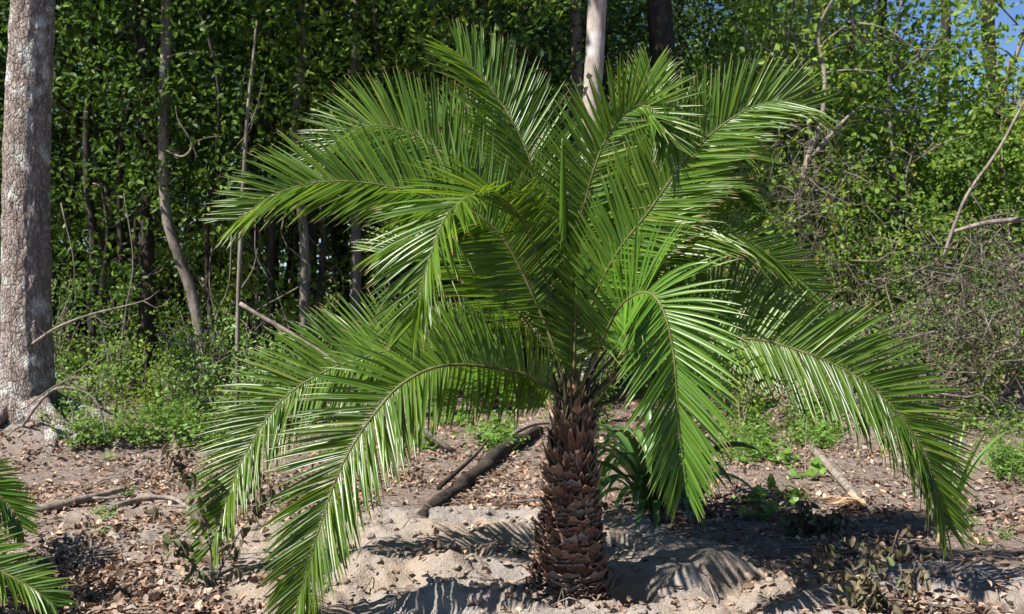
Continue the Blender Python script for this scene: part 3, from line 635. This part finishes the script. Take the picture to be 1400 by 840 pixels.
# big lichened tree on the left
YL = 8.9; lb = P(38, 585, YL); lb[2] = float(H(lb[0], YL))-.12
pts = [lb, P(38, 540, YL), P(36, 400, YL), P(37, 200, YL), P(45, 0, YL), P(50, -250, YL), P(60, -700, YL), P(50, -1000, YL)]
t = thing('oak_tree', 'thick pale tree trunk spotted with lichen at the left edge of the clearing', 'tree', lb)
mb = MB(); tube(mb, catmull(pts, 260)[0], [.23, .200, .189, .182, .174, .167, .163, .17, .16, .15, .13, .1, .06], 96, .06, 22)
mb.obj('trunk', M['bark_left'], t, off=lb)
rm = MB()
for a, L, w_ in [(-60, 1.3, .10), (-25, 1.5, .12), (5, 1.9, .07), (-100, 1.0, .1), (-150, 1.3, .1), (60, 1.0, .1), (140, 1.2, .1)]:
    d = np.array([math.cos(R(a)), math.sin(R(a)), 0]); q = []
    for s_ in np.linspace(0, 1, 16):
        p = lb+d*(.08+L*s_)+np.array([d[1], -d[0], 0])*.12*math.sin(s_*5+a); p[2] = float(H(p[0], p[1]))+.16*(1-s_)**3-.01-.05*s_; q.append(p)
    tube(rm, q, [w_*1.0, w_*.6, w_*.4, w_*.2], 14, .2, 14)
rm.obj('root', M['bark_left'], t, off=lb)
c = MB(); sprays(c, blob_pts(420, (lb[0]-.2, YL+1.7, 8.8), (4.0, 2.7, 2.4), .4), .45, 22, .15); c.obj('crown', M['oak'], t, smooth=False, off=lb)  # unseen crown, made wide and set back to shade the left wood

def vpath(pp, Y_): return [P(x, y, Y_) for x, y in pp]
def gp(px, Y_): return np.array(onG((px-700)/F*Y_, Y_, -.1))
trunk_thing('pine_tree', 'smooth pale trunk rising straight behind the top of the palm', [gp(800, 10.4)]+vpath([(803, 400), (808, 170), (817, 0), (823, -250), (826, -600)], 10.4), [.10, .095, .092, .09, .085, .05], 'bark_pale', 16, .06, 5, crown=((P(826, -600, 10.4)+[0, .8, 1]), (1.6, 1.3, 1.5), 70, 'oak'))
trunk_thing('forest_tree', 'dark trunk just left of the smooth pale trunk', [gp(790, 13)]+vpath([(790, 300), (788, 100), (786, -100), (780, -400)], 13), [.085, .08, .07, .05], 'bark_grey', 10)
trunk_thing('forest_tree', 'dark crooked trunk above the highest frond tip left of centre', [gp(630, 14)]+vpath([(625, 300), (606, 60), (598, -40), (590, -300)], 14), [.14, .13, .12, .08], 'bark_dark', 12)
trunk_thing('forest_tree', 'broad dark trunk in shade right of the smooth pale trunk', [gp(935, 13)]+vpath([(925, 300), (908, 100), (900, -50), (905, -300)], 13), [.2, .17, .15, .1], 'bark_dark', 12, crown=(P(905, -300, 13), (1.8, 1.6, 1.6), 90, 'dark'))
trunk_thing('forest_tree', 'leaning dark trunk kinking right low down, where it catches the sun', [gp(282, 11.5)]+vpath([(277, 485), (262, 400), (240, 340), (226, 280), (223, 160), (228, 20), (222, -150), (225, -500)], 11.5), [.062, .058, .055, .058, .05, .048, .03], 'bark_grey', 12, crown=(P(225, -560, 11.5)+[0, 1, 0], (1.8, 1.6, 1.5), 90, 'oak'))
trunk_thing('sapling', 'thin pale bare sapling standing upright left of the palm crown', [gp(322, 10.6)]+vpath([(325, 440), (330, 300), (338, 160), (346, 80), (351, 28)], 10.6), [.024, .022, .022, .018, .010], 'twig', 7, cat='sapling', limbs=[(vpath([(336, 180), (350, 150), (362, 100)], 10.6), [.01, .004]), (vpath([(330, 300), (316, 270), (312, 240)], 10.6), [.008, .003]), (vpath([(326, 400), (345, 370), (352, 340)], 10.6), [.009, .003])])
for (px, Y_, r_, ky, lab) in [(122, 12.5, .05, 6, 'slim grey trunk in shade right of the lichened tree'), (100, 15, .06, -8, 'dark slim trunk in deep shade close to the lichened tree'), (160, 17, .07, 10, 'dark distant trunk between the lichened tree and the leaning trunk'), (190, 14, .04, -5, 'very thin trunk left of the leaning trunk'), (408, 12, .055, 9, 'short-looking pale trunk under the left fronds of the palm'), (432, 13, .07, -6, 'mottled trunk behind the flat left frond of the palm'), (483, 12.5, .06, 5, 'pale mottled trunk under the arching left fronds'), (455, 17, .08, 5, 'dark trunk deep behind the left fronds'), (640, 12, .05, -4, 'slim pale trunk seen through the fronds left of the palm heart'), (716, 18, .09, 8, 'dark trunk deep behind the palm heart'), (1290, 16, .08, 4, 'dark trunk against the blue sky gap, left of the two'), (1362, 15, .10, -14, 'dark trunk against the blue sky gap, right of the two'), (1120, 17, .1, 5, 'dark trunk behind the tangled bare branches'), (1210, 18, .1, -6, 'dark trunk left of the blue sky gap'), (55, 16, .07, 3, 'dark trunk hidden mostly by the lichened tree'), (262, 18, .08, -6, 'dark trunk behind the leaning trunk'), (300, 20, .09, 5, 'dark trunk between the leaning trunk and the thin sapling'), (380, 19, .09, -5, 'dark trunk right of the thin sapling'), (520, 16, .08, 6, 'dark trunk above the left side of the palm crown')]:
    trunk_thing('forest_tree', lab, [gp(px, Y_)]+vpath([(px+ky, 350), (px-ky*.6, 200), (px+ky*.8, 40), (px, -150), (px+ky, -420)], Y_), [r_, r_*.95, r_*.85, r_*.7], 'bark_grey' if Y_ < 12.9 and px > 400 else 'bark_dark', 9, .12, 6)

# bare branches, sticks, logs
def stick(name, label, pts, rad, mat='twig', cat='branch', limbs=(), seg=6, bump=.12, fr=14):
    base = np.array(pts[0]); mb = MB(); tube(mb, catmull(pts, 30)[0]-base, rad, seg, bump, fr)
    for lp, lr in limbs: tube(mb, catmull(lp, 10)[0]-base, lr, 5)
    if cat == 'branch':
        cp, ln_ = catmull(pts, 30)
        for k in range(max(5, int(ln_*6))):
            c = cp[RNG.integers(3, 29)]-base; d = rdir(1)[0]; d[2] = abs(d[2])*.7; L_ = RNG.uniform(.05, .22); j = RNG.normal(size=3)*L_*.15
            tube(mb, catmull([c, c+d*L_*.5+j, c+d*L_], 6)[0], [.0035, .0022, .0008], 4)
    o = mb.obj(name, M[mat]); o.location = [float(c) for c in base]; return tag(o, label, cat)
stick('fallen_branch', 'pale broken branch poking out above the lower left fronds', vpath([(328, 415), (355, 432), (382, 447), (412, 465), (450, 490), (530, 553), (620, 618)], 8.6), [.018, .02, .022, .024])
stick('dead_branch', 'long thin bare twig reaching right from the lichened tree', [P(45, 470, 8.74)]+vpath([(80, 447), (125, 430), (165, 420), (200, 410), (218, 397)], 8.3), [.014, .011, .008, .002], 'twig', 'branch', [(vpath([(125, 430), (150, 445), (170, 440)], 8.3), [.005, .002])])
stick('dead_branch', 'arching bare branch curling down beside the lichened tree', [P(25, 590, 8.7)]+vpath([(70, 535), (112, 535), (135, 555), (145, 600)], 8.2), [.014, .012, .009, .006], 'twig', 'branch', [(vpath([(70, 535), (110, 505), (150, 480)], 8.2), [.007, .002]), (vpath([(90, 534), (100, 570), (92, 600)], 8.2), [.007, .003]), (vpath([(30, 560), (90, 520), (140, 515)], 8.2), [.008, .002])])
stick('dead_branch', 'forked grey twigs hanging in shade between the leaning trunk and the sapling', [P(224, 205, 11.5)]+vpath([(250, 214), (262, 196), (244, 165), (240, 145)], 11), [.012, .011, .009, .003], 'twig', 'branch', [(vpath([(262, 196), (285, 188), (305, 187)], 11), [.008, .003]), (vpath([(262, 196), (268, 212), (266, 220)], 11), [.007, .003])])
stick('dead_branch', 'short pale forked twig high beside the leaning dark trunk', [P(226, 80, 11.5)]+vpath([(240, 75), (265, 72), (300, 76)], 11.1), [.010, .008, .003], 'twig', 'branch')
stick('fallen_stick', 'grey stick lying on leaf litter in the lower left clearing', [G(28, 706, .03), G(80, 700, .04), G(130, 688, .04), G(172, 678, .05)], [.03, .028, .024, .012], 'twig', 'stick', [([G(120, 690, .04), G(150, 692, .05), G(175, 690, .05)], [.012, .005])])
stick('fallen_stick', 'second thinner stick on the litter right of the grey one', [G(150, 700, .02), G(190, 690, .03), G(235, 690, .04), G(262, 705, .03)], [.02, .017, .01], 'twig', 'stick')
stick('fallen_log', 'dark rotting log lying on the litter behind the sand, left of the palm trunk', [G(575, 706, .0), G(610, 686, .02), G(650, 655, .03), G(690, 622, .04), G(735, 594, .04)], [.035, .058, .055, .062, .045], 'bark_dark', 'log', [([G(600, 685, .09), G(650, 640, .1), G(668, 620, .12)], [.02, .008])], 14, .5, 15)
stick('fallen_stick', 'pinkish brown stick lying on the litter right of the palm with a split end', [G(1108, 620, .05), G(1135, 650, .06), G(1160, 678, .05), G(1182, 700, .03)], [.028, .034, .032, .02], 'twig', 'stick')
stick('fallen_stick', 'short pale stick beside the rotting log', [G(700, 600, .04), G(728, 590, .06), G(760, 585, .05)], [.02, .018, .01], 'twig', 'stick')
stick('fallen_stick', 'thin bent stick upright on the litter left of the pinkish stick', [G(1101, 650, 0), G(1101, 635, .14), G(1103, 615, .28)], [.006, .004, .002], 'twig', 'stick')
stick('leaning_pole', 'bare leaning dead stem on the brushy bank at the right edge', vpath([(1290, 350), (1308, 300), (1325, 262), (1365, 205), (1400, 140), (1440, 70)], 10.6), [.018, .016, .014, .009], 'twig', 'branch', [(vpath([(1325, 262), (1335, 275), (1345, 292)], 10.6), [.01, .004])])
stick('bare_tree', 'pale bare crooked branches in the thicket right of the palm crown', [P(1075, 330, 11.6)]+vpath([(1105, 215), (1122, 170), (1128, 110), (1120, 40), (1150, -20)], 11.6), [.04, .038, .032, .026, .02, .01], 'twig', 'branch',
      [(vpath([(1110, 215), (1140, 180), (1165, 155), (1180, 146)], 11.6), [.034, .024, .012]), (vpath([(1128, 100), (1160, 96), (1200, 98)], 11.6), [.014, .012, .007]), (vpath([(1124, 60), (1165, 35), (1195, 85), (1160, 30)], 11.8), [.01, .008, .004]), (vpath([(1125, 150), (1105, 110), (1085, 60)], 11.7), [.014, .01, .004]), (vpath([(1180, 146), (1230, 152), (1270, 140)], 11.8), [.02, .014, .006])])
stick('bare_branch', 'dead bough curving through the thicket below the blue sky gap', [P(1160, 30, 11.8)]+vpath([(1200, 36), (1228, 50), (1250, 66), (1280, 68), (1300, 60)], 11.4), [.012, .01, .01, .004], 'twig', 'branch')
stick('weathered_log', 'weathered fallen trunk lying along the top of the brushy bank at the right', vpath([(1300, 318), (1350, 305), (1410, 300), (1470, 300)], 10.9), [.02, .032, .030, .018], 'twig', 'log')

# tangle of dead twigs
def tangle(mb, n, cen, ext, L=(.3, .9), r=(.002, .006), up=0.):
    r = (r[0], r[1]*2.0)
    for k in range(n):
        p = np.array(cen)+RNG.normal(size=3)*np.array(ext); d = rdir(1)[0]; d[2] = d[2]*.6+up; d = nrm(d); l_ = RNG.uniform(*L); j = RNG.normal(size=(3, 3))*.13*l_
        rr = r[0]+(r[1]-r[0])*RNG.random()**3; q = catmull([p, p+d*l_*.33+j[0], p+d*l_*.66+j[1], p+d*l_+j[2]+[0, 0, -.1*l_]], 7)[0]
        tube(mb, q, [rr, rr*.8, rr*.3], 3, cap=False)
mb = MB()
for (px, py, Y_, n) in [(1390, 355, 10.9, 120), (1320, 385, 10.7, 120), (1250, 440, 10.5, 90), (1340, 450, 10.3, 100), (1400, 470, 10.1, 90), (1200, 490, 10.4, 70), (1290, 510, 10.1, 80)]:
    c = P(px, py, Y_); c[2] = max(c[2], float(H(c[0], c[1]))+.1); tangle(mb, n, c, (.33, .35, .2))
tag(mb.obj('brush_tangle', M['twig_dark'], smooth=True), 'tangle of dead grey brown twigs and vines covering the bank on the right', 'brush', kind='stuff')
mb = MB()
for (px, py, Y_) in [(1390, 370, 10.7), (1320, 400, 10.5), (1250, 450, 10.3), (1340, 460, 10.1), (1400, 490, 9.9), (1200, 500, 10.2), (1290, 520, 9.9), (1110, 420, 10.9), (1160, 450, 10.6)]:
    c = P(px, py, Y_); m = 170; pp = c+RNG.normal(size=(m, 3))*[.35, .3, .22]; pp[:, 2] = np.maximum(pp[:, 2], H(pp[:, 0], pp[:, 1])+.02)
    L_ = RNG.uniform(.025, .06, m); leaves2(mb, pp, rdir(m), rdir(m), L_, L_*.6, .3, .3, .5)
tag(mb.obj('dead_leaves', M['wilt']), 'dead brown leaves caught in the brush on the bank', 'dead leaves', kind='stuff')
mb = MB(); tangle(mb, 250, P(1090, 260, 11.4), (.33, .3, .42), (.3, .9), (.002, .005), -.5); tangle(mb, 200, P(1110, 380, 11.2), (.4, .3, .35), up=-.3)
tag(mb.obj('dead_vine_mass', M['twig_dark'], smooth=True), 'grey mass of hanging dead vines right of the palm crown', 'vines', kind='stuff')
mb = MB()
for k in range(26):
    px = RNG.uniform(380, 1100) if k % 2 else RNG.uniform(80, 480); Y_ = RNG.uniform(10.5, 13); y0 = RNG.uniform(60, 350); ln_ = RNG.uniform(100, 280)
    q, _ = catmull(vpath([(px, y0), (px+RNG.normal()*14, y0+ln_*.4), (px+RNG.normal()*22, y0+ln_*.7), (px+RNG.normal()*30, y0+ln_)], Y_), 12); tube(mb, q, [.004, .007, .004], 4)
tag(mb.obj('hanging_vines', M['twig'], smooth=True), 'thin pale vines and twigs hanging in the shade of the wood', 'vines', kind='stuff')

# shrubs on the bank and low weeds
place([shrub[0], shrub[1]], [tuple((G(px, py)[:2])) for px, py in [(1230, 450), (1310, 520), (1370, 540), (1270, 470), (1350, 430), (1185, 470), (1190, 560), (1260, 555), (1340, 565), (1395, 520), (1330, 470), (1240, 500), (1160, 540), (1390, 400), (1290, 400), (1215, 430)]], 'small green shrub growing through the dead twigs of the bank', 'small shrubs on the brushy bank', (.5, .95))
place(climb, [tuple(G(px, py)[:2]) for px, py in [(1150, 500), (1215, 470), (1290, 440), (1370, 430), (1330, 510), (1120, 520), (1250, 430), (1180, 440), (1395, 470), (1270, 530), (1340, 400), (1110, 470)]], 'leafy green bush climbing over the dead twigs of the bank', 'leafy bushes on the bank', (.55, 1.0))

def make_weed(n, ls, h, w, mat, aspect=.8, stems=12, name='weed'):
    c = MB(); t = MB(); pos = []
    for k in range(stems):
        a = RNG.uniform(0, 6.28); q = RNG.random()**.5*w; hh = h*RNG.uniform(.4, 1)
        p, _ = catmull([(0, 0, -.02), (math.cos(a)*q*.8, math.sin(a)*q*.8, hh*.6), (math.cos(a)*q, math.sin(a)*q, hh)], 6); tube(t, p, [.002, .001], 3, cap=False)
        for m in range(max(1, n//stems)): pos.append(p[RNG.integers(2, 6)]+RNG.normal(size=3)*.015)
    pos = np.array(pos); m = len(pos); d = rdir(m)*[1, 1, .4]; L = ls*RNG.uniform(.6, 1.2, m)
    leaves2(c, pos, d, nrm(np.array([-.2, -.3, 1.])+RNG.normal(size=(m, 3))*.4), L, L*aspect, .12, .15)
    return proto(name, '', 'weed', '', [('stems', t.mesh('stems', M['weed'])), ('foliage', c.mesh('foliage', M[mat], False))])
weeds = [make_weed(90, .045, .18, .22, 'weed', .6, 16), make_weed(130, .035, .22, .22, 'weed', .5, 20), make_weed(40, .07, .15, .2, 'heart', .95, 14)]
def weedspots(protos, spots, label, group, s=(.7, 1.2)):
    for k, (px, py) in enumerate(spots):
        q = G(px, py); dup(protos[k % len(protos)], q, RNG.uniform(0, 6.28), RNG.uniform(*s), label, group)
def scat(n, x0, x1, y0, y1): return [(RNG.uniform(x0, x1), RNG.uniform(y0, y1)) for _ in range(n)]
weedspots(weeds, scat(44, 985, 1150, 556, 615)+scat(8, 1000, 1110, 612, 645), 'low bright green weed on the litter behind the right fronds', 'weeds behind the right fronds')
weedspots([weeds[2], weeds[0]], scat(14, 590, 700, 580, 622), 'low leafy weed behind the left fronds, near the rotting log', 'weeds near the rotting log')
weedspots([weeds[1]], scat(7, 1372, 1400, 630, 675), 'feathery bright green weed at the right edge', 'feathery weeds at the right edge', (1, 1.5))
weedspots([weeds[0], weeds[1]], scat(40, 80, 380, 560, 612), 'low green weed along the foot of the wood on the left', 'weeds along the foot of the wood', (.9, 1.7))
weedspots([weeds[0]], scat(12, 1180, 1400, 560, 600), 'small weed at the foot of the brushy bank', 'weeds at the foot of the bank')
weedspots([weeds[0]], scat(14, 130, 330, 620, 760)+scat(4, 1290, 1400, 700, 760), 'tiny green seedling among fallen leaves', 'seedlings among fallen leaves', (.25, .45))
# heart-leaved plants
hp = make_weed(16, .085, .16, .17, 'heart', 1.05, 10, 'heart_leaf_plant')
for k, (px, py) in enumerate([(1028, 690), (1052, 700), (1070, 678), (1086, 690), (1040, 712), (1110, 655)]):
    dup(hp, G(px, py), k*1.3, .8+.1*(k % 3), 'low plant with round yellow green leaves on the litter right of the palm', 'round-leaved plants right of the palm')

# strap-leaved plants
def strap_plant(name, label, base, n, L, w, mat, up=(.3, 1.0), droop=1.0, seed=1, dirs=None):
    rg = np.random.default_rng(seed); t = thing(name, label, 'plant', base); mb = MB(); K = 14
    for k in range(n):
        a = rg.uniform(0, 6.28) if dirs is None else dirs[k % len(dirs)]+rg.normal()*.3; e = rg.uniform(*up); l_ = L*rg.uniform(.65, 1.15); d = nrm(np.array([math.cos(a), math.sin(a), e*1.6])); g_ = droop*rg.uniform(.5, 1.3)
        p = base+np.array([math.cos(a), math.sin(a), 0])*.03; side = nrm(np.cross(d, [0, 0, 1.])); u = np.linspace(0, 1, K); hw = w*.5*np.interp(u, [0, .15, .55, .85, 1], [.55, .8, 1, .6, .02])*rg.uniform(.8, 1.2)
        tw = rg.normal()*.5; v = []
        for i in range(K):
            dd = nrm(d+GR*g_*u[i]**1.5*1.6)
            nn = nrm(np.cross(side, dd)); s2 = nrm(side*math.cos(tw*u[i])+nn*math.sin(tw*u[i])); n2 = np.cross(s2, dd)
            v += [p-s2*hw[i]+n2*hw[i]*.4, p-n2*hw[i]*.2, p+s2*hw[i]+n2*hw[i]*.4]; p = p+dd*l_/(K-1)
            gz = float(H(p[0], p[1]))+.012
            if p[2] < gz: p[2] = gz
        a_ = np.arange(K-1)[:, None]*3; mb.add(v, np.vstack([a_+[0, 1, 4, 3], a_+[1, 2, 5, 4]]))
    mb.obj('foliage', M[mat], t, off=base); return t
strap_plant('strap_leaf_plant', 'dark green plant with broad drooping strap leaves just right of the palm trunk', G(893, 700), 60, .78, .056, 'strap', (.5, 2.2), 1.25, 5)
strap_plant('strap_leaf_plant', 'tall yellow green blade-leaved plant behind the drooping tip of the right frond', G(1290, 712), 11, .68, .034, 'strap_y', (.8, 2.2), .5, 11)
# dead fan leaf
b = G(1185, 700); fan = MB(); rg = np.random.default_rng(4)
for k in range(16):
    a = R(150)+R(70)*(k/15-.5)*1.5; d = np.array([math.cos(a), math.sin(a)*.9-.2, .12]); L_ = .26+.05*rg.random()
    s_ = nrm(np.cross(d, [0, 0, 1.])); u = np.linspace(0, 1, 5); v = []
    for ui in u:
        p = d*L_*ui+np.array([0, 0, .03+.05*math.sin(ui*3)*rg.random()]); hw = .013*(.3+ui if ui < .7 else (1-ui)*3.2+.02); v += [p-s_*hw, p+[0, 0, -.006], p+s_*hw]
    a_ = np.arange(4)[:, None]*3; fan.add(v, np.vstack([a_+[0, 1, 4, 3], a_+[1, 2, 5, 4]]))
o = fan.obj('dead_fan_leaf', M['deadfan']); o.location = [float(c) for c in b]; tag(o, 'dry tan fan-shaped leaf lying at the end of the pinkish stick', 'dead leaf')

# wilted saplings
def wilted(label, base, stems, nl, ll, seed):
    rg = np.random.default_rng(seed); t = thing('wilted_plant', label, 'plant', base); m1 = MB(); m2 = MB()
    for pp in stems:
        q, _ = catmull(pp, 30); tube(m1, q, [.006, .004, .002], 5)
        for k in range(nl):
            c = q[rg.integers(4, 30)]+rg.normal(size=3)*.018
            n = rg.integers(2, 5); d = nrm(np.array([0, 0, -1.])+rg.normal(size=(n, 3))*.55); L_ = ll*rg.uniform(.5, 1.2, n)
            leaves2(m2, c+rg.normal(size=(n, 3))*.02, d, rg.normal(size=(n, 3)), L_, L_*.5, .5, rg.uniform(-.4, .5, n), rg.normal(size=n)*.8)
    m1.obj('stem', M['twig_dark'], t, off=base); m2.obj('foliage', M['wilt'], t, smooth=True, off=base)
bl = G(290, 805)
wilted('wilted sapling with hanging brown leaves under the lower left fronds', bl, [[bl, P(285, 730, bl[1]+.02), P(258, 670, bl[1]+.1), P(236, 592, bl[1]+.15)], [bl, P(320, 740, bl[1]+.05), P(350, 700, bl[1]+.1), P(375, 660, bl[1]+.2)], [bl, P(262, 770, bl[1]), P(235, 720, bl[1]), P(210, 690, bl[1])]], 14, .06, 2)
br = G(1165, 832)
wilted('wilted shaded weed with olive brown leaves at the bottom right', br, [[br, P(1150, 800, br[1]+.02), P(1135, 770, br[1]+.1), P(1128, 745, br[1]+.1)], [br, P(1185, 790, br[1]), P(1215, 760, br[1]+.1), P(1228, 725, br[1]+.15)], [br, P(1200, 815, br[1]), P(1240, 795, br[1]), P(1262, 770, br[1])], [br, P(1180, 800, br[1]-.05), P(1190, 775, br[1]), P(1180, 745, br[1])]], 15, .055, 3)
bc = G(1105, 735)
wilted('small dark wilted plant in the palm shade left of the dry fan leaf', bc, [[bc, P(1108, 710, bc[1]), P(1100, 680, bc[1])], [bc, P(1125, 720, bc[1]), P(1140, 700, bc[1])], [bc, P(1085, 722, bc[1]), P(1075, 705, bc[1])]], 16, .08, 6)
bd = G(330, 690)
wilted('dry brown weed at the edge of the litter behind the wilted sapling', bd, [[bd, P(322, 650, bd[1]), P(330, 615, bd[1])], [bd, P(345, 660, bd[1]), P(362, 640, bd[1])]], 14, .07, 9)

# ------------------------------------------------------------------ litter
def litter(n, x0, x1, y0, y1, size, keep=1.0):
    y = y0*(y1/y0)**RNG.random(n); x = RNG.uniform(x0, x1, n)*(y/y1)*1.15
    s = sandmask(x, y); dens = np.clip(fbm(x, y, 1.6, 4, 40)*1.9+.72, .12, 1)
    ok = (RNG.random(n) < (1-.88*s)*dens) & (np.hypot(x-PX, y-PY) > .17); x, y = x[ok], y[ok]; m = len(x)
    z = H(x, y)+RNG.random(m)**2*.025+.004
    L = size*RNG.uniform(.3, 1.15, m)**1.2*1.25; d = rdir(m)*[1, 1, .35]
    return np.stack([x, y, z], 1), d, nrm(np.array([0, 0, 1.])+RNG.normal(size=(m, 3))*.45), L
mb = MB()
p_, d_, n_, L_ = litter(82000, -6.6, 7.2, 4.1, 13, .040); leaves2(mb, p_, d_, n_, L_, L_*RNG.uniform(.35, .75, len(L_)), RNG.uniform(-.2, .7, len(L_)), RNG.uniform(-.45, .45, len(L_)), RNG.normal(size=len(L_))*.7)
tag(mb.obj('fallen_leaves', M['litter']), 'brown and orange fallen leaves covering the clearing', 'leaf litter', kind='stuff')
mb = MB()
for k in range(1300):
    y = 4.2*(12/4.2)**RNG.random(); x = RNG.uniform(-.52, .56)*y
    if RNG.random() < .8*float(sandmask(x, y)): continue
    a = RNG.uniform(0, 6.28); l_ = RNG.uniform(.05, .35); d = np.array([math.cos(a), math.sin(a), 0])*l_; j = RNG.normal(size=2)*.1*l_
    q = [np.array(onG(x, y, .012)), np.array(onG(x+d[0]*.5+j[0], y+d[1]*.5+j[1], .02+.02*RNG.random())), np.array(onG(x+d[0], y+d[1], .012))]
    r_ = RNG.uniform(.0015, .006); tube(mb, catmull(q, 5)[0], [r_, r_*.5], 4, cap=False)
tag(mb.obj('fallen_twigs', M['twig'], smooth=True), 'small grey twigs strewn over the leaf litter', 'twigs', kind='stuff')
# clods of sand
mb = MB(); import bmesh
def clod(c, r):
    bm = bmesh.new(); bmesh.ops.create_icosphere(bm, subdivisions=2 if r > .012 else 1, radius=1)
    v = np.array([x.co[:] for x in bm.verts]); f = np.array([[x.index for x in q.verts] for q in bm.faces]); bm.free()
    o_ = RNG.normal(size=3)*5; k = np.array([1+.38*noise.noise(Vector(x*1.6+o_)) for x in v]); mb.add(c+v*k[:, None]*r*np.array([1, 1, .7]), None, f)
for k in range(1500):
    x = RNG.normal()*.8-.05; y = RNG.uniform(4.3, 6.4)
    if float(sandmask(x, y)) < .5 or math.hypot(x-PX, y-PY) < .2: continue
    r = .0035+.032*RNG.random()**7; clod(np.array(onG(x, y, r*.2)), r)
cl = mb.obj('sand_clods', M['ground'], smooth=True); tag(cl, 'crumbs and clods of dug sand around the palm trunk', 'sand clods', kind='stuff')
at = cl.data.attributes.new('sand', 'FLOAT', 'POINT'); at.data.foreach_set('value', np.ones(len(cl.data.vertices), np.float32))
